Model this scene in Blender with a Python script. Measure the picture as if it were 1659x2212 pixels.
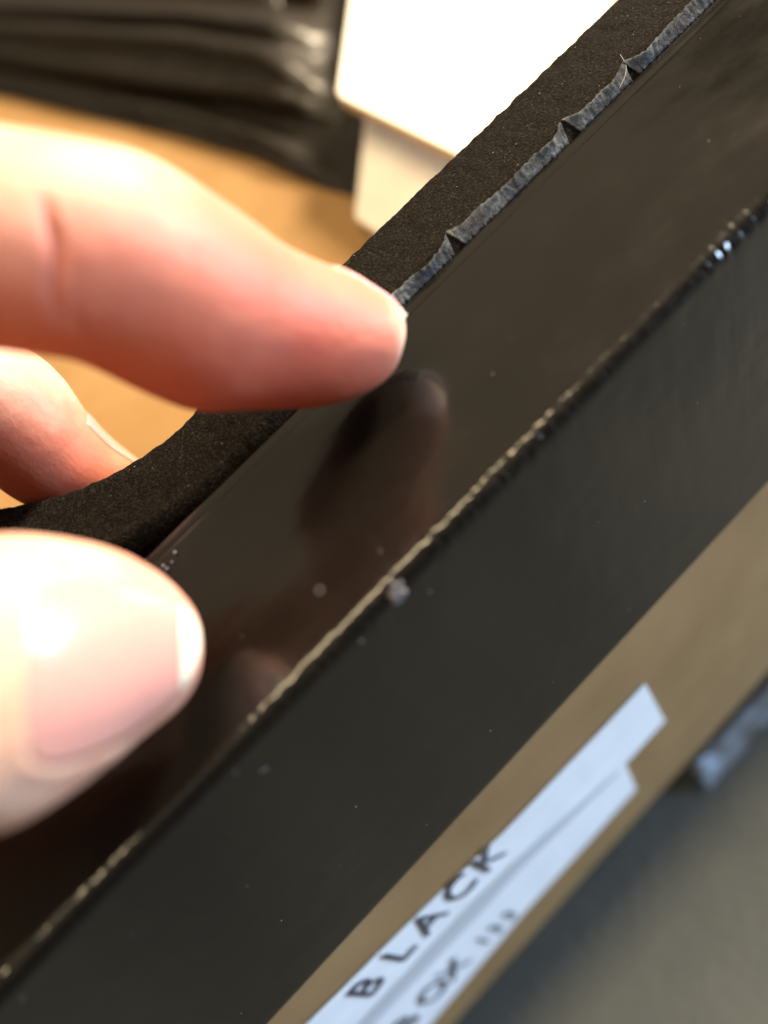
import bpy, bmesh, math, random
import numpy as np
from mathutils import Vector, Matrix, noise

for o in list(bpy.data.objects):
    bpy.data.objects.remove(o, do_unlink=True)
scene = bpy.context.scene
COL = scene.collection
MM = 0.001

# ------------------------------------------------------------------ camera
# World: +X along the black bar, +Y away from the viewer, +Z up, z = 0 is the bar's
# top face; lengths below are in millimetres. Pixels are those of a 1659 x 2212 picture.
F, PCX, PCY = 1724.0, 829.5, 1106.0
down = np.array([850, 1084, 1724.0]); down /= np.linalg.norm(down)      # nadir in camera axes
barx = np.array([.705, -.695, .117]); barx -= down * (barx @ down); barx /= np.linalg.norm(barx)
RZ = -down; RX = barx; RY = np.cross(RZ, RX)
R = np.array([RX, RY, RZ])                                              # camera axes -> world
CAM_H = 80.0 * down[2]
CAM = np.array([0.0, 0.0, CAM_H])

def c2w(v): return CAM + R @ np.asarray(v, float)
def pxd(px, py, d): return c2w([(px - PCX) / F * d, (py - PCY) / F * d, d])
def onz(px, py, z):
    r = R @ np.array([(px - PCX) / F, (py - PCY) / F, 1.0]); return CAM + (z - CAM_H) / r[2] * r
def ony(px, py, y):
    r = R @ np.array([(px - PCX) / F, (py - PCY) / F, 1.0]); return CAM + y / r[1] * r

cd = bpy.data.cameras.new('camera')
cam = bpy.data.objects.new('camera', cd); COL.objects.link(cam)
right, up, back = R @ [1, 0, 0], R @ [0, -1, 0], R @ [0, 0, -1]
m = Matrix.Identity(4)
for i in range(3):
    m[i][0], m[i][1], m[i][2], m[i][3] = right[i], up[i], back[i], CAM[i] * MM
cam.matrix_world = m
cd.sensor_fit = 'HORIZONTAL'; cd.sensor_width = 3.6; cd.lens = 3.6 * F / 1659
cd.clip_start = 0.004; cd.clip_end = 20
cd.dof.use_dof = True; cd.dof.focus_distance = 0.100; cd.dof.aperture_fstop = cd.lens / 3.7
scene.camera = cam

# ------------------------------------------------------------------ world and lamps
w = bpy.data.worlds.new('World'); scene.world = w; w.use_nodes = True
bg = w.node_tree.nodes['Background']
bg.inputs[0].default_value = (0.54, 0.43, 0.28, 1); bg.inputs[1].default_value = 0.14

def area(name, loc, target, size, power, color):
    ld = bpy.data.lights.new(name, 'AREA'); ld.shape = 'RECTANGLE'
    ld.size, ld.size_y = size; ld.energy = power; ld.color = color
    o = bpy.data.objects.new(name, ld); COL.objects.link(o)
    o.location = Vector(loc); d = Vector(target) - Vector(loc)
    o.rotation_euler = d.to_track_quat('-Z', 'Y').to_euler()
    return o
area('ceiling_lamp', (1.25, 0.30, 0.66), (0, 0.07, 0), (0.30, 0.30), 86, (1.0, 0.80, 0.55))
area('tube_lamp', (-0.08, 0.14, 1.35), (-0.08, 0.14, 0), (1.0, 0.12), 22, (1.0, 0.77, 0.46))
area('lit_ceiling', (0.2, 0.9, 1.7), (0.2, 0.9, 0), (3.6, 3.6), 20, (1.0, 0.80, 0.52))
area('window_light', (2.1, -1.0, 0.10), (0, 0.05, -0.08), (0.8, 1.2), 185, (0.54, 0.73, 1.0))

scene.render.engine = 'CYCLES'
scene.cycles.use_denoising = True
scene.cycles.max_bounces = 8
scene.view_settings.view_transform = 'Standard'
scene.view_settings.look = 'None'
scene.view_settings.exposure = 0.0
scene.view_settings.gamma = 1.0

# ------------------------------------------------------------------ materials
def mat(name, base, rough=.5, spec=.5, **kw):
    m = bpy.data.materials.new(name); m.use_nodes = True
    p = m.node_tree.nodes['Principled BSDF']
    p.inputs['Base Color'].default_value = (*base, 1)
    p.inputs['Roughness'].default_value = rough
    p.inputs['Specular IOR Level'].default_value = spec
    for k, v in kw.items(): p.inputs[k].default_value = v
    return m
def N(m, t, **inp):
    n = m.node_tree.nodes.new(t)
    for k, v in inp.items():
        if k in n.inputs: n.inputs[k].default_value = v
        else: setattr(n, k, v)
    return n
def L(m, a, b): m.node_tree.links.new(a, b)
def P(m): return m.node_tree.nodes['Principled BSDF']
def coords(m, scale=(1, 1, 1), rot=(0, 0, 0)):
    tc = N(m, 'ShaderNodeTexCoord'); mp = N(m, 'ShaderNodeMapping')
    mp.inputs['Scale'].default_value = scale; mp.inputs['Rotation'].default_value = rot
    L(m, tc.outputs['Object'], mp.inputs['Vector']); return mp.outputs['Vector']
def noise_tex(m, vec, scale, detail=3, rough=.5):
    n = N(m, 'ShaderNodeTexNoise'); n.inputs['Scale'].default_value = scale
    n.inputs['Detail'].default_value = detail; n.inputs['Roughness'].default_value = rough
    L(m, vec, n.inputs['Vector']); return n.outputs['Fac']
def ramp(m, fac, stops):
    r = N(m, 'ShaderNodeValToRGB'); e = r.color_ramp.elements
    while len(e) < len(stops): e.new(.5)
    for k, (p, c) in enumerate(stops):
        e[k].position = p; e[k].color = (*c, 1) if len(c) == 3 else c
    L(m, fac, r.inputs['Fac']); return r.outputs['Color']
def bump(m, fac, strength, dist, prev=None):
    b = N(m, 'ShaderNodeBump'); b.inputs['Strength'].default_value = strength
    b.inputs['Distance'].default_value = dist
    L(m, fac, b.inputs['Height'])
    if prev is not None: L(m, prev, b.inputs['Normal'])
    return b.outputs['Normal']

# black painted bar: glossy, slightly wavy, with fine orange peel
BAR = mat('black_gloss_paint', (.005, .0046, .004), .16, .52)
v = coords(BAR)
wv = noise_tex(BAR, coords(BAR, (1, 2.2, 2.2)), 60, 2, .4)
op = noise_tex(BAR, v, 900, 3, .55)
smear = noise_tex(BAR, coords(BAR, (1, 1.6, 1), (0, 0, .5)), 85, 5, .6)
n1 = bump(BAR, wv, .17, .0012)
n2 = bump(BAR, op, .05, .0002, n1)
L(BAR, n2, P(BAR).inputs['Normal'])
rr = ramp(BAR, smear, [(.32, (.11,) * 3), (.68, (.24,) * 3)])
L(BAR, rr, P(BAR).inputs['Roughness'])

FOAM = mat('black_foam', (.02, .018, .015), .95, .05)
v = coords(FOAM)
fc = noise_tex(FOAM, v, 2600, 4, .75)
L(FOAM, ramp(FOAM, fc, [(.32, (.002, .0018, .0015)), (.52, (.0075, .0066, .0055)), (.66, (.021, .018, .015)), (.76, (.08, .07, .058))]), P(FOAM).inputs['Base Color'])
vor = N(FOAM, 'ShaderNodeTexVoronoi'); vor.inputs['Scale'].default_value = 3200; L(FOAM, v, vor.inputs['Vector'])
L(FOAM, bump(FOAM, vor.outputs['Distance'], .4, .00018, bump(FOAM, fc, .5, .0002)), P(FOAM).inputs['Normal'])

TEAR = mat('torn_adhesive_film', (.15, .16, .17), .8, .25)
v = coords(TEAR)
tn = noise_tex(TEAR, v, 1300, 6, .75)
tl = noise_tex(TEAR, coords(TEAR), 210, 3, .5)
ta = N(TEAR, 'ShaderNodeMath', operation='MULTIPLY_ADD'); ta.inputs[1].default_value = .75; L(TEAR, tl, ta.inputs[0])
tb = N(TEAR, 'ShaderNodeMath', operation='MULTIPLY_ADD'); tb.inputs[1].default_value = .6; tb.inputs[2].default_value = -.17; L(TEAR, tn, tb.inputs[0]); L(TEAR, tb.outputs[0], ta.inputs[2])
L(TEAR, ramp(TEAR, ta.outputs[0], [(.36, (.006, .0065, .007)), (.53, (.050, .055, .058)), (.72, (.19, .20, .20))]), P(TEAR).inputs['Base Color'])
L(TEAR, bump(TEAR, tn, 1, .0004), P(TEAR).inputs['Normal'])

CARD = mat('corrugated_cardboard', (.40, .255, .115), .85, .2)
v = coords(CARD)
cn = noise_tex(CARD, coords(CARD, (1, 1, 1)), 45, 6, .6)
cf = noise_tex(CARD, coords(CARD, (60, 60, 6)), 40, 3, .6)
L(CARD, ramp(CARD, cn, [(.3, (.235, .137, .055)), (.7, (.30, .183, .079))]), P(CARD).inputs['Base Color'])
L(CARD, bump(CARD, cf, .25, .0003), P(CARD).inputs['Normal'])

PAPER = mat('white_label_paper', (.80, .80, .80), .6, .3)
pn = noise_tex(PAPER, coords(PAPER), 120, 3)
L(PAPER, ramp(PAPER, pn, [(.3, (.76, .76, .77)), (.7, (.83, .83, .83))]), P(PAPER).inputs['Base Color'])
GREYP = mat('grey_label_band', (.52, .52, .53), .6, .3)
INK = mat('black_ink', (.07, .07, .085), .6, .3)
WHITE = mat('white_board', (.84, .80, .72), .7, .3)
wn = noise_tex(WHITE, coords(WHITE), 90, 4)
L(WHITE, ramp(WHITE, wn, [(.3, (.80, .76, .68)), (.7, (.87, .84, .77))]), P(WHITE).inputs['Base Color'])
CORE = mat('board_edge', (.60, .46, .30), .9, .1)

FLOOR = mat('grey_concrete', (.17, .17, .155), .7, .3)
v = coords(FLOOR)
a = noise_tex(FLOOR, v, 14, 6, .6)
L(FLOOR, ramp(FLOOR, a, [(.30, (.054, .062, .064)), (.50, (.076, .085, .085)), (.72, (.100, .107, .100))]), P(FLOOR).inputs['Base Color'])
L(FLOOR, bump(FLOOR, noise_tex(FLOOR, v, 300, 4), .3, .001), P(FLOOR).inputs['Normal'])

FILM = mat('black_plastic_film', (.014, .012, .010), .38, .36)
v = coords(FILM, (1, 1, 1), (0, 0, .8))
L(FILM, bump(FILM, noise_tex(FILM, coords(FILM, (1, 5, 1), (0, 0, -.85)), 22, 4, .6), .5, .004), P(FILM).inputs['Normal'])
tr = N(FILM, 'ShaderNodeBsdfTransparent'); mx = N(FILM, 'ShaderNodeMixShader'); mx.inputs[0].default_value = .10
L(FILM, P(FILM).outputs[0], mx.inputs[1]); L(FILM, tr.outputs[0], mx.inputs[2])
L(FILM, mx.outputs[0], FILM.node_tree.nodes['Material Output'].inputs['Surface'])

TAPE = mat('pale_blue_film', (.22, .27, .33), .35, .5)
LINT = mat('pale_dust', (.32, .30, .27), .9, .1)

SKIN = mat('skin', (.78, .47, .36), .55, .32)
ps = P(SKIN)
ps.inputs['Subsurface Weight'].default_value = .35
ps.inputs['Subsurface Radius'].default_value = (1.0, .30, .16)
ps.inputs['Subsurface Scale'].default_value = .0026
at = N(SKIN, 'ShaderNodeAttribute'); at.attribute_name = 'flush_shade'
sn = noise_tex(SKIN, coords(SKIN), 170, 4, .6)
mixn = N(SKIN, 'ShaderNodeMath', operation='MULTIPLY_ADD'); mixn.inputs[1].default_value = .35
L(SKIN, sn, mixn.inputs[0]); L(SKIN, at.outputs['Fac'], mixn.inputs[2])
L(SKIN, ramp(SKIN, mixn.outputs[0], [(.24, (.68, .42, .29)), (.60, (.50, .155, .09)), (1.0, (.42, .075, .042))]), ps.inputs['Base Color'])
sv = N(SKIN, 'ShaderNodeTexVoronoi'); sv.inputs['Scale'].default_value = 1400; L(SKIN, coords(SKIN, (1, 1, 1)), sv.inputs['Vector'])
L(SKIN, bump(SKIN, sv.outputs['Distance'], .11, .0002, bump(SKIN, noise_tex(SKIN, coords(SKIN), 500, 4), .25, .0004)), ps.inputs['Normal'])
NAIL = mat('fingernail', (.54, .25, .195), .22, .5)
NAIL.node_tree.nodes['Principled BSDF'].inputs['Subsurface Weight'].default_value = .4
NAIL.node_tree.nodes['Principled BSDF'].inputs['Subsurface Radius'].default_value = (1, .4, .3)
NAIL.node_tree.nodes['Principled BSDF'].inputs['Subsurface Scale'].default_value = .0015
NTIP = mat('nail_free_edge', (.66, .58, .42), .3, .5)

# ------------------------------------------------------------------ helpers
def mesh_obj(name, verts, faces, material, parent=None, smooth=True):
    me = bpy.data.meshes.new(name)
    me.from_pydata([tuple(float(c) * MM for c in v) for v in verts], [], [tuple(f) for f in faces])
    me.validate()
    bm = bmesh.new(); bm.from_mesh(me); bmesh.ops.recalc_face_normals(bm, faces=bm.faces); bm.to_mesh(me); bm.free()
    if smooth:
        me.polygons.foreach_set('use_smooth', [True] * len(me.polygons))
    me.materials.append(material)
    o = bpy.data.objects.new(name, me); COL.objects.link(o)
    if parent is not None: o.parent = parent
    return o
def empty(name, loc):
    o = bpy.data.objects.new(name, None); COL.objects.link(o); o.location = Vector(loc) * MM
    o.empty_display_size = .01; return o
def tag(o, label=None, cat=None, group=None, kind=None):
    for k, v in (('label', label), ('category', cat), ('group', group), ('kind', kind)):
        if v: o[k] = v
    return o
def grid_faces(nu, nv, close_v=False, off=0):
    fs = []
    for i in range(nu - 1):
        for j in range(nv if close_v else nv - 1):
            k = (j + 1) % nv
            fs.append((off + i * nv + j, off + i * nv + k, off + (i + 1) * nv + k, off + (i + 1) * nv + j))
    return fs
def nz(x, y, z=0.0): return noise.noise(Vector((x, y, z)))
def rel(o, root):                       # keep world place when the parent Empty is not at the origin
    o.parent = root; o.matrix_parent_inverse = Matrix.Translation(-root.location)
def box_v(x0, x1, y0, y1, z0, z1):
    vs = [(x, y, z) for x in (x0, x1) for y in (y0, y1) for z in (z0, z1)]
    fs = [(0, 1, 3, 2), (4, 6, 7, 5), (0, 4, 5, 1), (2, 3, 7, 6), (0, 2, 6, 4), (1, 5, 7, 3)]
    return vs, fs

# ------------------------------------------------------------------ floor
BOX_T, FLOOR_Z, BOX_Y = -53.5, -150.0, 43.6
fl = mesh_obj('floor', [(-1500, -1500, FLOOR_Z), (1500, -1500, FLOOR_Z), (1500, 1500, FLOOR_Z), (-1500, 1500, FLOOR_Z)], [(0, 1, 2, 3)], FLOOR, smooth=False)
tag(fl, 'grey mottled concrete floor', kind='structure')

# ------------------------------------------------------------------ cardboard box with its labels
bx = empty('cardboard_box', (0, BOX_Y, FLOOR_Z))
tag(bx, 'brown cardboard box carrying the black bar, white labels on its front', 'box')
X0, X1, Y1, TH = -210, 330, 640, 4.0
# front panel: gently bowed, with rounded top and bottom fold
prof = []
zt, zb = BOX_T, FLOOR_Z + .3
rb = 5.0
for k in range(7):
    a = math.pi / 2 * k / 6; prof.append((rb - rb * math.sin(a), zt - rb + rb * math.cos(a)))
for k in range(1, 12):
    prof.append((0, zt - rb + (zb + rb - zt + rb) * k / 12))
for k in range(7):
    a = math.pi / 2 * k / 6; prof.append((rb - rb * math.cos(a), zb + rb - rb * math.sin(a)))
outer = prof; inner = [(y + TH, min(max(z, zb + TH), zt - TH)) for y, z in prof]
ring = outer + inner[::-1]
xs = np.linspace(X0, X1, 55)
def bow(x, z): return .5 * nz(x * .02, z * .03) - .35 * math.sin(math.pi * (z - zb) / (zt - zb))
vs = [(x, BOX_Y + y + bow(x, z), z) for x in xs for y, z in ring]
rel(mesh_obj('front_panel', vs, grid_faces(len(xs), len(ring), True), CARD), bx)
vs, fs = [], []
gx, gy = np.linspace(X0, X1, 40), np.linspace(BOX_Y + rb, Y1, 44)
for x in gx:
    for y in gy: vs.append((x, y, zt + .25 * nz(x * .015, y * .02)))
nv = len(vs); vs += [(x, y, z - TH) for x, y, z in vs]
fs = grid_faces(40, 44) + [tuple(i + nv for i in f) for f in grid_faces(40, 44)]
rel(mesh_obj('top_panel', vs, fs, CARD), bx)
for nm, b in (('side_panel', (X0, X0 + TH, BOX_Y + rb + 1, Y1, zb, zt - TH - .5)), ('side_panel', (X1 - TH, X1, BOX_Y + rb + 1, Y1, zb, zt - TH - .5)),
              ('back_panel', (X0, X1, Y1 + .2, Y1 + TH, zb, zt))):
    rel(mesh_obj(nm, *box_v(*b), CARD, smooth=False), bx)

def sheet(name, poly_top, poly_bot, yoff, material, parent, n=40, thick=.15):
    # a paper strip on the front panel between two (x, z) polylines
    xt, zt_ = zip(*poly_top); xb, zb_ = zip(*poly_bot)
    vs = []
    M = 8
    for i in range(n):
        t = i / (n - 1)
        xa = xt[0] + (xt[-1] - xt[0]) * t; za = np.interp(xa, xt, zt_)
        xc = xb[0] + (xb[-1] - xb[0]) * t; zc = np.interp(xc, xb, zb_)
        for j in range(M):
            u = j / (M - 1); x = xa + (xc - xa) * u; z = za + (zc - za) * u
            vs.append((x, BOX_Y + bow(x, z) - yoff, z))
    nv = len(vs); fs = grid_faces(n, M)
    vs += [(x, y + thick, z) for x, y, z in vs]
    fs += [tuple(i + nv for i in f) for f in grid_faces(n, M)]
    rim = [i * M for i in range(n)] + [(n - 1) * M + j for j in range(1, M)] + [i * M + M - 1 for i in range(n - 2, -1, -1)] + [j for j in range(M - 2, 0, -1)]
    for k in range(len(rim)):
        a, b = rim[k], rim[(k + 1) % len(rim)]; fs.append((a, b, b + nv, a + nv))
    o = mesh_obj(name, vs, fs, material, smooth=False)
    rel(o, bx)
    if parent is not None:
        o.parent = parent; o.matrix_parent_inverse = parent.matrix_parent_inverse.copy() @ Matrix.Translation((0, 0, 0))
        o.matrix_parent_inverse = Matrix.Identity(4) if parent.parent is None else Matrix.Identity(4)
    return o
def bold_text(name, s, x, z, h, parent, yoff=.75, wscale=1.0, slant=0.0, bold=.006):
    cu = bpy.data.curves.new(name, 'FONT'); cu.body = s; cu.size = 1.0; cu.offset = bold; cu.extrude = 0
    cu.resolution_u = 3
    t = bpy.data.objects.new(name, cu); COL.objects.link(t)
    dg = bpy.context.evaluated_depsgraph_get()
    me = bpy.data.meshes.new_from_object(t.evaluated_get(dg)); bpy.data.objects.remove(t, do_unlink=True)
    k = h / .70
    for vtx in me.vertices:
        px_, pz_ = x + vtx.co.x * k * wscale, z + vtx.co.y * k + slant * vtx.co.x * k
        vtx.co = (px_ * MM, (BOX_Y + bow(px_, pz_) - yoff) * MM, pz_ * MM)
    me.materials.clear(); me.materials.append(INK)
    o = bpy.data.objects.new(name, me); COL.objects.link(o)
    o.parent = parent
    return o

lab1 = sheet('paper_label', [(-75, -63.5), (-52, -68.2), (-11, -76.6), (24.4, -77.2)], [(-75, -88), (-52, -90), (-14, -97), (14, -102.6), (25.6, -103)], .40, PAPER, None)
lab2 = sheet('paper_label', [(-75, -88.2), (-52, -90.4), (-14, -97.3), (13.9, -102.9)], [(-75, -127), (-52, -125), (-22, -121), (12.9, -121.6)], .38, PAPER, None)
lab1['label'] = 'white paper label reading BLACK'; lab2['label'] = 'white paper label reading BOX 133'
band = sheet('grey_band', [(-75, -85), (-52, -87.2), (-25, -89.6), (-14, -91.2), (12, -101.2)], [(-75, -92.5), (-52, -93.6), (-25, -97.2), (-14, -97), (12, -102.2)], .62, GREYP, lab1, thick=.05)  # grey strip along the label's lower edge, narrowing to the right
for i, (ch, x) in enumerate(zip('BLACK', (-46.3, -38.6, -32.6, -25.4, -18.4))):
    bold_text('letter', ch, x, -81.6 - .55 * i, 9.8, lab1, wscale=.62)
for ch, x in zip('BOX', (-54.0, -47.2, -40.9)):
    bold_text('letter', ch, x, -113.4, 10.2, lab2, wscale=.58)
for i, (ch, x) in enumerate(zip('133', (-31.7, -28.5, -24.9))):
    bold_text('numeral', ch, x, -114.6 - 1.0 * i, 8.0, lab2, wscale=.46)

# strip of pale blue film on the floor against the box
vs = []
for i in range(60):
    x = 27 + i * 1.6
    for j in range(7):
        y = 42.6 - j * .95 - (.8 * nz(x * .3, j) if j in (0, 6) else 0)
        wob = 1.0 + 1.2 * abs(nz(x * .12, j * .6, 3)) + (1.8 * math.exp(-((x - 29) / 3) ** 2) if j < 4 else 0)
        vs.append((x, y, FLOOR_Z + wob))
nv = len(vs); fs = grid_faces(60, 7)
vs += [(x, y, z - .2) for x, y, z in vs]; fs += [tuple(i + nv for i in f) for f in grid_faces(60, 7)]
tag(mesh_obj('plastic_strip', vs, fs, TAPE), 'pale blue strip of plastic film on the grey floor along the box', 'film')

# ------------------------------------------------------------------ black bar
BF, BB, BH = 41.9, 69.0, 53.0
RF = 1.9
prof = [(BB - .2, -BH), (BB, -BH + .3)]
prof += [(BB, -BH + k * (BH - 1) / 10) for k in range(1, 10)]
for k in range(5):
    a = math.pi / 2 * k / 4; prof.append((BB - .15 + .15 * math.cos(a), -.15 + .15 * math.sin(a)))
prof += [(67.6, 0), (67.45, -.03), (67.25, -.03), (67.1, 0)]            # scribed line by the back edge
prof += [(66.9 - k * (66.9 - BF - RF - .4) / 22, 0) for k in range(0, 23)]
nb0 = len(prof)
for k in range(13):
    a = math.pi / 2 * k / 12; prof.append((BF + RF - RF * math.sin(a), -RF + RF * math.cos(a)))
nb1 = len(prof)
prof += [(BF, -RF - .3 - k * (BH - RF - .6) / 26) for k in range(0, 26)]
for k in range(5):
    a = math.pi / 2 * k / 4; prof.append((BF + .6 - .6 * math.cos(a), -BH + .6 - .6 * math.sin(a)))
xs = np.concatenate([np.arange(-175, -62, 4.0), np.arange(-62, 100, .2), np.arange(100, 215, 4.0)])
vs = []
for x in xs:
    for j, (y, z) in enumerate(prof):
        dy = dz = 0
        if nb0 - 1 <= j <= nb1 + 2:
            a = max(0, min(1, (j - nb0) / 12)) * math.pi / 2
            wgt = math.sin(max(0, min(1, (j - nb0 + 1.5) / 15)) * math.pi)
            amp = .085 + .10 * max(0, nz(x * .06, 7.3)) * 1.6
            d = amp * nz(x * 1.5, j * .16, 1.0) + .05 * nz(x * .45, j * .08, 4.0)
            d -= .12 * math.exp(-((x - 24.0) / .5) ** 2)
            dy, dz = -math.sin(a) * d * wgt, math.cos(a) * d * wgt
        if y == BF and nb1 <= j:                                                             # shallow drips on the front face
            dy = -.05 * nz(x * .35, z * .18, 9) - .02 * nz(x * 1.1, z * .5, 2)
        vs.append((x, y + dy, z + dz))
bar = mesh_obj('black_bar', vs, grid_faces(len(xs), len(prof), True) , BAR)
bm = bmesh.new(); bm.from_mesh(bar.data); bmesh.ops.holes_fill(bm, edges=[e for e in bm.edges if e.is_boundary]); bm.to_mesh(bar.data); bm.free()
tag(bar, 'glossy black painted bar with a beaded rounded edge, lying on the cardboard box', 'bar')
rnd = random.Random(4)
vs, fs = [], []
def speck(c, r, stretch=(1, 1, 1)):
    o = len(vs); pts = [(0, 0, 1), (1, 0, 0), (0, 1, 0), (-1, 0, 0), (0, -1, 0), (0, 0, -1)]
    q = rnd.uniform(0, 3)
    for p in pts:
        xx, yy = p[0] * stretch[0], p[1] * stretch[1]
        vs.append((c[0] + r * (xx * math.cos(q) - yy * math.sin(q)), c[1] + r * (xx * math.sin(q) + yy * math.cos(q)), c[2] + r * p[2] * stretch[2]))
    for a, b in ((1, 2), (2, 3), (3, 4), (4, 1)): fs.extend([(o, o + a, o + b), (o + 5, o + b, o + a)])
for k in range(30): speck((rnd.uniform(-30, 90), rnd.uniform(44, 67), .02), .03 + .07 * rnd.random() ** 3)
for k in range(44): speck((rnd.uniform(-50, 90), BF - .03, -rnd.uniform(2, 51)), .03 + .09 * rnd.random() ** 3)
for p in ((377, 1193), (371, 1214), (352, 1222), (360, 1228)): speck(onz(*p, .3), rnd.uniform(.16, .3))
for p in ((929, 1278), (565, 1665), (690, 1275), (780, 1385), (575, 1660)): speck(ony(*p, BF - .05), rnd.uniform(.1, .2))
o = mesh_obj('dust', vs, fs, LINT, bar); o['kind'] = 'stuff'

# hardened lump of paint and dust on the front edge
LUMP = mat('dusty_paint_lump', (.085, .083, .085), .75, .3)
L(LUMP, bump(LUMP, noise_tex(LUMP, coords(LUMP), 2500, 4), .8, .0003), P(LUMP).inputs['Normal'])
lbm = bmesh.new(); bmesh.ops.create_icosphere(lbm, subdivisions=4, radius=1)
c0 = ony(862, 1285, BF + .05)
vs = []
for v_ in lbm.verts:
    k = .85 + .6 * nz(v_.co.x * 1.6, v_.co.y * 1.6, v_.co.z * 1.6 + 3) + .12 * nz(v_.co.x * 5, v_.co.y * 5, v_.co.z * 5)
    q = v_.co * k; vs.append((c0[0] + q.x * 1.25, c0[1] + q.y * .55 + .25 + .25 * q.z, c0[2] + .1 + q.z * 1.15))
fs = [tuple(v_.index for v_ in f.verts) for f in lbm.faces]; lbm.free()
mesh_obj('paint_lump', vs, fs, LUMP, bar)['label'] = 'greyish lump of dried paint on the front edge'

# ------------------------------------------------------------------ foam strip being peeled off the back of the bar
def catmull(pts, n):
    pts = [np.array(p, float) for p in pts]
    pts = [2 * pts[0] - pts[1]] + pts + [2 * pts[-1] - pts[-2]]
    out = []
    for i in range(1, len(pts) - 2):
        p0, p1, p2, p3 = pts[i - 1:i + 3]
        for k in range(n):
            t = k / n
            out.append(.5 * (2 * p1 + (p2 - p0) * t + (2 * p0 - 5 * p1 + 4 * p2 - p3) * t * t + (3 * p1 - p0 - 3 * p2 + p3) * t ** 3))
    out.append(pts[-2]); return np.array(out)
path = catmull([(200, 75.3), (150, 75.3), (110, 75.3), (80, 75.3), (45, 75.3), (25, 75.3), (12, 75.3), (5, 75.3), (-3, 76.0), (-11, 78.4), (-19, 82.8), (-28, 90.8), (-36, 101), (-43, 113), (-50, 127)], 40)
# resample evenly
seg = np.r_[0, np.cumsum(np.linalg.norm(np.diff(path, axis=0), axis=1))]
ss = np.arange(0, seg[-1], .45)
path = np.c_[np.interp(ss, seg, path[:, 0]), np.interp(ss, seg, path[:, 1])]
tan = np.gradient(path, axis=0); tan /= np.linalg.norm(tan, axis=1)[:, None]
bk = np.c_[tan[:, 1], -tan[:, 0]]                    # towards the strip's back side
FT, FH = 6.15, 17.0
prof = []                                           # (offset to the back, z), counter clockwise
for k in range(20): prof.append((-FT + 1.6 + k * (2 * FT - 2.0) / 19, 1.1))
prof += [(FT - .1, .95), (FT, .6)]
prof += [(FT, .6 - k * FH / 8) for k in range(1, 9)]
prof += [(FT - k * 2 * FT / 6, .6 - FH) for k in range(1, 6)]
prof += [(-FT, .6 - FH + k * (FH - 1.3) / 8) for k in range(0, 9)]
prof += [(-FT + .1, -.4), (-FT + .8, .35)]
vs = []
for i, (c, b) in enumerate(zip(path, bk)):
    lift = -1.3 / (1 + math.exp((c[0] - 3) / 2.5))
    for j, (o_, z) in enumerate(prof):
        s = ss[i]
        e = .22 * nz(s * .55, j * .4, 2) + .12 * nz(s * 1.7, j * .7, 5)
        q = c + b * (o_ + e * (1.1 if j in (19, 20, 21, 0) else .35))
        vs.append((q[0], q[1], z + lift + .16 * nz(s * .5, o_ * .5, 8) + .08 * nz(s * 1.6, o_ * 1.4, 1)))
foam = mesh_obj('foam_strip', vs, grid_faces(len(path), len(prof), True), FOAM)
bm = bmesh.new(); bm.from_mesh(foam.data); bmesh.ops.holes_fill(bm, edges=[e for e in bm.edges if e.is_boundary]); bm.to_mesh(foam.data); bm.free()
tag(foam, 'matte black foam strip peeled off the back of the bar, pinched between thumb and fingers', 'foam strip')
# torn film along the foam's front edge, in pieces between the nicks
for (xa, xb) in ((14, 37.7), (38.7, 58.0), (59.1, 69.4), (69.9, 112)):
    vs = []
    xs = np.arange(xa, xb + .01, .16); M = 7
    for x in xs:
        e = min(x - xa, xb - x)
        flare = math.exp(-(e / 1.1) ** 2) if (xa > 20 or x > 30) else 0
        wdt = 1.1 + .45 * nz(x * .35, 3) + .75 * nz(x * .13, 6) + .22 * nz(x * 1.5, 5) + .45 * flare
        for j in range(M):
            u = j / (M - 1)
            y = 69.15 + u * wdt + .12 * nz(x * 2.2, u * 3, 4) * (1 + (j in (0, M - 1))) + (.3 * flare * u)
            z = -.15 + 1.55 * min(1, u * 1.15) + .10 * nz(x * 1.3, u * 3, 2) + .30 * flare * u
            sk = (u - .5) * .9 * flare * (-1 if x - xa < xb - x else 1)
            vs.append((x + sk, y, z))
    nv = len(vs); fs = grid_faces(len(xs), M)
    vs += [(x, y + .25, z - .35) for x, y, z in vs]; fs += [tuple(i + nv for i in f) for f in grid_faces(len(xs), M)]
    rim = [i * M for i in range(len(xs))] + [(len(xs) - 1) * M + j for j in range(1, M)] + [i * M + M - 1 for i in range(len(xs) - 2, -1, -1)] + [j for j in range(M - 2, 0, -1)]
    for k in range(len(rim)):
        a, b = rim[k], rim[(k + 1) % len(rim)]; fs.append((a, b, b + nv, a + nv))
    o = mesh_obj('torn_edge', vs, fs, TEAR, foam)
    o['label'] = 'torn blue-grey film along the front edge of the foam'
vs, fs = [], []
for k in range(60): speck((rnd.uniform(-15, 95), rnd.uniform(71, 81), 1.2 if True else 0), rnd.uniform(.04, .09), (1.6, .7, .6))
o = mesh_obj('lint', vs, fs, LINT, foam); o['kind'] = 'stuff'
# two fine hairs on the foam
for pts in ([(1340, 118), (1352, 140), (1350, 165), (1338, 190)], [(1215, 60), (1235, 70), (1250, 64)]):
    c = [onz(*p, 1.35) for p in pts]; c = catmull(c, 6); vs = []
    for q in c:
        for k in range(4): vs.append((q[0] + .035 * math.cos(k * 1.57), q[1] + .035 * math.sin(k * 1.57), q[2] + .035 * (k % 2)))
    mesh_obj('hair', vs, grid_faces(len(c), 4, True), LINT, foam)

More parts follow.
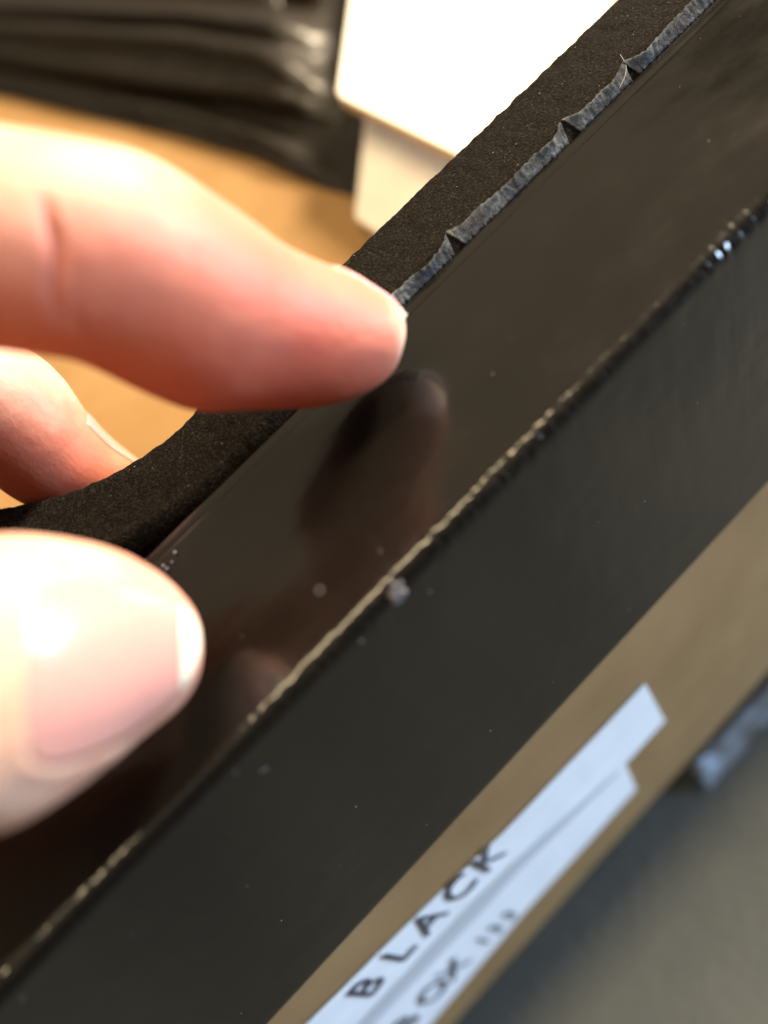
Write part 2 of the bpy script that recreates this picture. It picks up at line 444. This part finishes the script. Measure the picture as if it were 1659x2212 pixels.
# ------------------------------------------------------------------ white boards behind the bar
def slab(name, pts, z, th, lift=(0, 0), round_=2.5):
    # horizontal board from its corner points (x, y); its top at z, corners rounded
    P2 = []
    n = len(pts)
    for i in range(n):
        p, a, b = np.array(pts[i]), np.array(pts[i - 1]), np.array(pts[(i + 1) % n])
        da, db = (a - p) / np.linalg.norm(a - p), (b - p) / np.linalg.norm(b - p)
        for k in range(6):
            t = k / 5; q0, q1 = p + da * round_, p + db * round_
            P2.append((1 - t) ** 2 * q0 + 2 * t * (1 - t) * p + t * t * q1)
    c0 = np.mean(np.array(pts), axis=0); m_ = len(P2)
    vs = []
    for ins, zz in ((.5, z), (0, z - .4), (0, z - th + .4), (.5, z - th)):
        for q in P2:
            d = c0 - q; q2 = q + d / np.linalg.norm(d) * ins
            vs.append((q2[0], q2[1], zz + lift[0] * (q2[0] - c0[0]) + lift[1] * (q2[1] - c0[1])))
    fs = grid_faces(4, m_, True) + [tuple(range(m_)), tuple(range(3 * m_, 4 * m_))]
    o = mesh_obj(name, vs, fs, WHITE, smooth=False)
    o.data.materials.append(CORE)
    for pgn in o.data.polygons:
        if abs(pgn.normal.z) < .6: pgn.material_index = 1
    return o
A, Bp, Cp = onz(758, -10, -36), onz(727, 205, -36), onz(960, 365, -36)
nr = Cp[:2] + (Cp - Bp)[:2] * .5
ub = slab('white_board', [Bp[:2], A[:2] + (A - Bp)[:2] * 2.2, nr + (A - Bp)[:2] * 3.2 + np.array([70, -10]), nr + np.array([6, -4])], -36, 3.2)
tag(ub, 'upper white board with rounded corner, overlapping a second white board behind the foam strip', 'board')
A2, B2, C2 = onz(790, 235, -49), onz(765, 468, -49), onz(905, 560, -49)
lb = slab('white_board', [B2[:2], A2[:2] + (A2 - B2)[:2] * .12, C2[:2] + (A2 - B2)[:2] * 1.12 + (C2 - B2)[:2] * .5, C2[:2] + (C2 - B2)[:2] * .5], -49, 3.2, round_=1.5)
tag(lb, 'lower white board lying on the box, shaded by the board above it', 'board')
# spacer block hidden between the two boards
cc = (Bp + Cp) / 2 + (A - Bp) * .8
vs, fs = box_v(cc[0] + 6, cc[0] + 30, cc[1] - 6, cc[1] + 18, BOX_T + .3, -39.3)
sp = mesh_obj('foam_block', vs, fs, WHITE, smooth=False)
tag(sp, 'white packing block propping up the upper white board from beneath', 'block')

# ------------------------------------------------------------------ crumpled black plastic bag on the box top
st = [-420, -150, 0, 200, 400, 550, 640, 700, 760, 800]
rows = [  # (height above the box, y pixel at each station)
    (6,  [-330, -300, -290, -280, -270, -260, -255, -250, -250, -250]),
    (34, [-150, -130, -120, -110, -100, -90, -85, -80, -75, -70]),
    (24, [-40, -20, -10, 0, 6, 14, 20, 30, 40, 50]),
    (33, [-8, 4, 14, 22, 30, 48, 62, 80, 100, 110]),
    (25, [10, 24, 36, 44, 56, 84, 104, 130, 160, 170]),
    (31, [34, 46, 58, 70, 84, 112, 150, 196, 222, 230]),
    (22, [70, 78, 86, 104, 128, 160, 196, 226, 246, 256]),
    (20, [84, 96, 108, 138, 166, 192, 216, 240, 258, 268]),
    (15, [100, 116, 132, 166, 194, 216, 234, 252, 268, 280]),
    (4,  [102, 120, 138, 176, 210, 238, 262, 280, 296, 306]),
    (2,  [104, 124, 142, 182, 222, 258, 300, 334, 352, 362]),
    (9,  [110, 130, 150, 194, 240, 284, 332, 366, 392, 400]),
    (8,  [122, 146, 168, 214, 258, 302, 348, 380, 402, 410]),
    (5.5, [138, 164, 188, 232, 278, 324, 364, 392, 412, 420]),
    (1.2, [150, 182, 206, 254, 300, 344, 384, 408, 424, 432]),
]
NU, NV = 70, 64
us = np.linspace(st[0], st[-1], NU); rk = np.linspace(0, len(rows) - 1, NV)
vs, px = [], []
def smooth_interp(xq, xp, fp):
    i = min(int(xq), len(fp) - 2); t = xq - i
    p0, p1, p2, p3 = fp[max(i - 1, 0)], fp[i], fp[i + 1], fp[min(i + 2, len(fp) - 1)]
    return .5 * (2 * p1 + (p2 - p0) * t + (2 * p0 - 5 * p1 + 4 * p2 - p3) * t * t + (3 * p1 - p0 - 3 * p2 + p3) * t ** 3)
for u in us:
    ys = [np.interp(u, st, r[1]) for r in rows]; hs = [r[0] for r in rows]
    for q in rk:
        y = smooth_interp(q, None, ys); hgt = max(.6, smooth_interp(q, None, hs) + 2.0 * nz(u * .006, q * .9, 3))
        px.append((u, y)); vs.append(onz(u, y, BOX_T + .4 + hgt * .46 * (1 - .80 * (lambda t: t * t * (3 - 2 * t))(min(1, max(0, (u - 570) / 190))))))
fs = []
for f in grid_faces(NU, NV):
    cx_, cy_ = np.mean([px[i] for i in f], axis=0)
    if ((cx_ - 648) / 46) ** 2 + ((cy_ + 4) / 32) ** 2 < 1: continue
    fs.append(f)
bag = mesh_obj('plastic_bag', vs, fs, FILM)
md = bag.modifiers.new('solid', 'SOLIDIFY'); md.thickness = .0002
tag(bag, 'crumpled black plastic bag lying in folds on the cardboard beside the white boards', 'bag')

# ------------------------------------------------------------------ hand
def spine_from_pairs(pairs, depth, flat=.9):
    # each pair: (top pixel, bottom pixel); depth: camera depth of the axis; returns rings (centre, half width vector, half depth vector)
    cs, sv = [], []
    for (t, b), d in zip(pairs, depth):
        pt, pb = np.array([(t[0] - PCX) / F * d, (t[1] - PCY) / F * d, d]), np.array([(b[0] - PCX) / F * d, (b[1] - PCY) / F * d, d])
        cs.append((pt + pb) / 2); sv.append((pb - pt) / 2)
    return rings(cs, sv, flat)
def rings(cs, sv, flat):
    cs = np.array(cs); out = []
    tn = np.gradient(cs, axis=0)
    for i in range(len(cs)):
        t = tn[i] / np.linalg.norm(tn[i]); s = sv[i]; a = np.linalg.norm(s)
        s = s / a                                    # keep the outline: do not tilt s
        n = np.cross(t, s); n /= np.linalg.norm(n)
        if n[2] < 0: n = -n
        fl_ = flat[i] if hasattr(flat, '__len__') else flat
        out.append((cs[i], s * a, n * a * fl_))
    return out
def dens(rs, k):
    arr = np.array([np.concatenate(r) for r in rs]); d = catmull(arr, k)
    return [(r[:3], r[3:6], r[6:9]) for r in d]
HV, HF = [], []
NS = 28
def loft(rs):
    o = len(HV)
    for c, s, n in rs:
        for k in range(NS):
            a = 2 * math.pi * k / NS
            HV.append(c2w(c + s * math.cos(a) + n * math.sin(a)))
    HF.extend(grid_faces(len(rs), NS, True, o))
    for base, c in ((o, rs[0][0]), (o + (len(rs) - 1) * NS, rs[-1][0])):
        HV.append(c2w(c)); i = len(HV) - 1
        for k in range(NS): HF.append((base + k, base + (k + 1) % NS, i))
def chain(pts, rad, k=8, flat=.92):
    # off-frame limb in camera axes
    pts = [np.array(p, float) for p in pts]; sv = []
    for i, p in enumerate(pts):
        t = pts[min(i + 1, len(pts) - 1)] - pts[max(i - 1, 0)]; t /= np.linalg.norm(t)
        s = np.array([0, 1.0, 0.15]); s -= t * (s @ t)
        if np.linalg.norm(s) < .2: s = np.array([1.0, 0, 0]) - t * t[0]
        s /= np.linalg.norm(s); sv.append(s * rad[i])
    return dens(rings(pts, sv, flat), k)

IDX = [((879, 716), (877, 727)), ((872, 688), (866, 768)), ((858, 664), (848, 806)), ((838, 645), (812, 838)), ((800, 622), (760, 864)), ((750, 592), (692, 881)),
       ((680, 564), (612, 885)), ((600, 527), (522, 888)), ((500, 460), (425, 890)), ((400, 396), (330, 855)), ((320, 347), (240, 812)),
       ((240, 318), (168, 782)), ((120, 299), (80, 768)), ((0, 282), (-30, 754)), ((-150, 262), (-170, 742)), ((-330, 240), (-350, 750))]
IDD = [85.0, 85.0, 84.8, 84.5, 83.8, 82.8, 81.3, 79.3, 76.6, 73.6, 71.0, 68.8, 66.6, 65, 63.5, 62.5]
idx = spine_from_pairs(IDX, IDD, .86)
idx_d = dens(idx, 6)
loft(idx_d)
TH_ = [((431, 1368), (432, 1380)), ((424, 1338), (428, 1420)), ((412, 1312), (414, 1464)), ((390, 1284), (396, 1502)), ((350, 1246), (358, 1544)), ((300, 1212), (300, 1586)),
       ((230, 1181), (225, 1638)), ((130, 1160), (120, 1716)), ((0, 1153), (0, 1790)), ((-150, 1185), (-150, 1820)), ((-350, 1235), (-350, 1830))]
THD = [75.5, 75.3, 75, 74.4, 73.2, 71.6, 69.3, 66, 62.8, 61, 61]
thb = spine_from_pairs(TH_, THD, [.8, .8, .8, .78, .74, .72, .72, .74, .78, .82, .86])
thb_d = dens(thb, 6)
loft(thb_d)
MID = [((338, 1046), (334, 1054)), ((322, 1018), (300, 1085)), ((292, 990), (262, 1112)), ((250, 957), (205, 1122)), ((213, 922), (150, 1118)), ((180, 878), (90, 1104)), ((138, 818), (25, 1075)),
       ((86, 768), (-60, 1010)), ((20, 735), (-150, 950)), ((-100, 700), (-250, 920))]
MDD = [112, 112, 111.5, 111, 110, 109, 107, 104, 101, 96]
mid = spine_from_pairs(MID, MDD, .88)
mid_d = dens(mid, 6)
loft(mid_d)
# rest of the hand, beyond the left edge of the picture (camera axes, mm)
loft(chain([(-38, -21, 63), (-48, -21, 62.5), (-68, -23, 63), (-90, -20, 67), (-112, -10, 72)], [8.9, 9.6, 9.8, 12, 13]))
loft(chain([(-50, -16, 93.5), (-62, -18, 92), (-80, -14, 87), (-98, -8, 82), (-118, 0, 82)], [7.9, 9.4, 9.8, 12, 13]))
loft(chain([(-74, 36, 106), (-70, 26, 110), (-70, 12, 113), (-76, -2, 110), (-88, -2, 102), (-102, 2, 96), (-122, 8, 92)], [4, 7, 8, 9, 9.4, 11.5, 12]))
loft(chain([(-90, 40, 112), (-86, 32, 116), (-85, 20, 118), (-90, 10, 116), (-98, 8, 110), (-110, 12, 104), (-128, 16, 98)], [3.5, 6, 7, 8, 8.2, 10.5, 11.5]))
loft(chain([(-34, 14.5, 61), (-46, 15.5, 61), (-64, 19, 62.5), (-88, 26, 67), (-112, 28, 74), (-140, 24, 82)], [10.0, 10.4, 10.8, 14, 17, 19]))
loft(chain([(-100, 0, 70), (-112, 4, 76), (-130, 12, 82), (-150, 18, 86), (-172, 22, 89), (-200, 26, 92), (-260, 34, 96)], [13, 22, 27, 27, 24, 24, 29], flat=.75))
loft(chain([(-100, 2, 94), (-114, 8, 92), (-132, 14, 90), (-152, 18, 88)], [11, 19, 23, 22], flat=.8))
raw = mesh_obj('hand', HV, HF, SKIN)
for nm, kw in (('REMESH', dict(mode='VOXEL', voxel_size=.0006)), ('SMOOTH', dict(factor=.5, iterations=9))):
    md = raw.modifiers.new(nm, nm)
    for k, v_ in kw.items(): setattr(md, k, v_)
dg = bpy.context.evaluated_depsgraph_get()
hm = bpy.data.meshes.new_from_object(raw.evaluated_get(dg))
raw.modifiers.clear(); old = raw.data; raw.data = hm; bpy.data.meshes.remove(old)
hm.name = 'hand'
hand = raw
tag(hand, 'bare hand pinching the black foam strip between thumb and fingers', 'hand')
nvt = len(hm.vertices); co = np.empty(nvt * 3); hm.vertices.foreach_get('co', co); co = co.reshape(-1, 3) / MM
cc = (co - CAM) @ R                                  # back to camera axes
# joint crease of the index finger and small skin folds, pressed into the surface
nrm = np.empty(nvt * 3); hm.vertices.foreach_get('normal', nrm); nrm = nrm.reshape(-1, 3)
pxx = cc[:, 0] / cc[:, 2] * F + PCX; pyy = cc[:, 1] / cc[:, 2] * F + PCY
near = (nrm @ R)[:, 2] < .25
on_idx = near & (pyy > 250) & (pyy < 900) & (cc[:, 2] < 84) & (pxx > -150)
cl = 104 + .11 * (pyy - 450) + 7 * np.sin(pyy / 37.0)
dep = np.exp(-((pxx - cl) / 14) ** 2) * np.clip((pyy - 410) / 70, 0, 1) * np.clip((720 - pyy) / 220, 0, 1)
dep2 = np.exp(-((pxx - cl - 42 - 8 * np.sin(pyy / 23.0)) / 11) ** 2) * .22 * np.clip((pyy - 430) / 80, 0, 1) * np.clip((760 - pyy) / 60, 0, 1)
co2 = co - nrm * ((dep + dep2) * .75 * on_idx)[:, None]
on_th = ((nrm @ R)[:, 2] < .2) & (pyy > 1140) & (pyy < 1800) & (pxx > -60) & (pxx < 440) & (cc[:, 2] < 78)
la = np.interp(pxx, [62, 90, 140, 200, 262, 300, 350, 430], [1290, 1262, 1252, 1252, 1258, 1264, 1280, 1352])
lb_ = np.interp(pxx, [62, 90, 140, 200, 262, 300, 350, 430], [1640, 1655, 1652, 1630, 1602, 1572, 1534, 1412])
sd = np.minimum(np.minimum(pyy - la, lb_ - pyy), pxx - 62)                  # pixels inside the nail outline
fold = .25 * np.exp(-((sd + 16) / 16.0) ** 2) * np.clip((300 - pxx) / 60, 0, 1) - .20 * np.clip(sd / 14, 0, 1)
co2 = co2 + nrm * (fold * on_th)[:, None]
hm.vertices.foreach_set('co', (co2 * MM).ravel())
# blush: redder pads, tips and creases; index pad red also paints in shade
fl_ = np.full(nvt, .14)
def tipdist(ring, k): return np.linalg.norm(cc - ring[k][0], axis=1)
fl_ += .55 * np.exp(-(tipdist(idx, 6) / 11) ** 2) + .45 * np.exp(-(tipdist(idx, 9) / 10) ** 2) + .2 * np.exp(-(tipdist(idx, 13) / 9) ** 2)
fl_ += .30 * np.exp(-(tipdist(thb, 6) / 9) ** 2) + .35 * np.exp(-(tipdist(mid, 4) / 14) ** 2)
fl_ += .32 * (dep * on_idx)
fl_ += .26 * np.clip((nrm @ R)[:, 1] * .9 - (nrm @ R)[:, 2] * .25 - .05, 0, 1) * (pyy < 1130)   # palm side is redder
fl_ -= .40 * np.exp(-(tipdist(idx, 1) / 3.2) ** 2)
att = hm.attributes.new('flush_shade', 'FLOAT', 'POINT'); att.data.foreach_set('value', np.clip(fl_, 0, 1))
hm.polygons.foreach_set('use_smooth', [True] * len(hm.polygons))
hm.materials.clear(); hm.materials.append(SKIN)

from mathutils.bvhtree import BVHTree
hbm = bmesh.new(); hbm.from_mesh(hm); tree = BVHTree.FromBMesh(hbm)
def hit(org, dst):
    d = Vector(dst) - Vector(org); ln = d.length
    h = tree.ray_cast(Vector(org) * MM, d.normalized(), 2 * ln * MM)
    if h[0] is None: return None, None
    return np.array(h[0]) / MM, np.array(h[1])
def shell(rws, nm_, material, parent, th):
    K, M = len(rws), len(rws[0]); P_ = np.array([[p for p, n in r] for r in rws]); Nn = np.array([[n for p, n in r] for r in rws])
    vs = list(P_.reshape(-1, 3)); nv = len(vs)
    vs += list((P_ - Nn * th).reshape(-1, 3))
    fs = grid_faces(K, M) + [tuple(i + nv for i in f) for f in grid_faces(K, M)]
    rim = [i * M for i in range(K)] + [(K - 1) * M + j for j in range(1, M)] + [i * M + M - 1 for i in range(K - 2, -1, -1)] + [j for j in range(M - 2, 0, -1)]
    for k in range(len(rim)):
        a, b = rim[k], rim[(k + 1) % len(rim)]; fs.append((a, b, b + nv, a + nv))
    return mesh_obj(nm_, vs, fs, material, parent)
def smooth_rows(g, it=3):
    for _ in range(it):
        q = g.copy()
        q[1:-1] = .5 * g[1:-1] + .25 * (g[2:] + g[:-2]); g = q; q = g.copy()
        q[:, 1:-1] = .5 * g[:, 1:-1] + .25 * (g[:, 2:] + g[:, :-2]); g = q
    return g
def finish(Pg, Ng, name, ntip, th, off, parent=hand):
    K, M = Pg.shape[:2]
    Ng = smooth_rows(Ng, 4); Ng /= np.linalg.norm(Ng, axis=2)[:, :, None]
    Pg = smooth_rows(Pg, 3)
    rows_ = []
    for i in range(K):
        u = i / (K - 1); r = []
        for j in range(M):
            e = abs(2 * j / (M - 1) - 1)
            o_ = off * (1 - .75 * e ** 4) - (off + .25) * max(0, (u - .86) / .14) ** 2
            r.append((Pg[i, j] + Ng[i, j] * o_, Ng[i, j]))
        rows_.append(r)
    plate = shell(rows_[ntip:], name, NAIL, parent, th)
    shell(rows_[:ntip + 1], 'free_edge', NTIP, plate, th)
def ring_nail(ringsd, i0, i1, a0, a1, name, ntip, over, off=.4, th=.5, M=18):
    Pg, Ng = [], []
    for i in range(i0, i1 + 1):
        c, s, n = ringsd[i]; rp, rn = [], []
        for k in range(M):
            a = a0 + (a1 - a0) * k / (M - 1); d = s * math.cos(a) + n * math.sin(a)
            p, q = hit(c2w(c + d * 1.7), c2w(c))
            if p is None: p = c2w(c + d); q = R @ (d / np.linalg.norm(d))
            rp.append(p); rn.append(q)
        Pg.append(rp); Ng.append(rn)
    Pg, Ng = np.array(Pg), np.array(Ng)
    t0 = R @ (ringsd[max(i0 - 4, 0)][0] - ringsd[i0 + 10][0]); t0 /= np.linalg.norm(t0)
    w_ = np.array([1 - .5 * (2 * k / (M - 1) - 1) ** 2 for k in range(M)])[:, None]
    ext, extn = [], []
    for f_ in (1.0, .66, .33):
        ext.append(Pg[0] + t0 * over * f_ * w_); extn.append(Ng[0] - t0 * (Ng[0] @ t0)[:, None] * .6)
    finish(np.concatenate([ext, Pg]), np.concatenate([extn, Ng]), name, ntip, th, off)
rad = math.radians
# ring angle: 0 = lower outline, 180 = upper outline, 90 = away from the camera, 270 = facing it
ring_nail(idx_d, 8, 36, rad(80), rad(206), 'fingernail', 7, .30, .5)
ring_nail(mid_d, 6, 30, rad(100), rad(212), 'fingernail', 4, .8, .35)
# thumbnail: its outline lies on the side of the thumb that faces the camera
TU = [(428, 1352, 1412), (420, 1334, 1440), (405, 1318, 1474), (385, 1302, 1500), (350, 1280, 1534), (300, 1264, 1572), (262, 1258, 1602), (200, 1252, 1630), (140, 1252, 1652), (90, 1262, 1655), (62, 1290, 1630), (46, 1350, 1575)]
cur = catmull([(float(x), a, b) for x, a, b in TU], 4)
Pg, Ng = [], []
for x, ya, yb in cur:
    rp, rn = [], []
    for k in range(20):
        u = k / 19; y = ya + (yb - ya) * u; xx = x + (10 * (1 - (2 * u - 1) ** 2) if x > 380 else 0) * 0
        p, q = hit(CAM, pxd(xx, y, 60))
        if p is None: p, q = (rp[-1] + (rp[-1] - rp[-2]), rn[-1]) if len(rp) > 1 else (pxd(xx, y, 73), R @ [0, 0, -1])
        rp.append(p); rn.append(q)
    Pg.append(rp); Ng.append(rn)
finish(np.array(Pg), np.array(Ng), 'thumbnail', 12, .5, .30)
hbm.free()
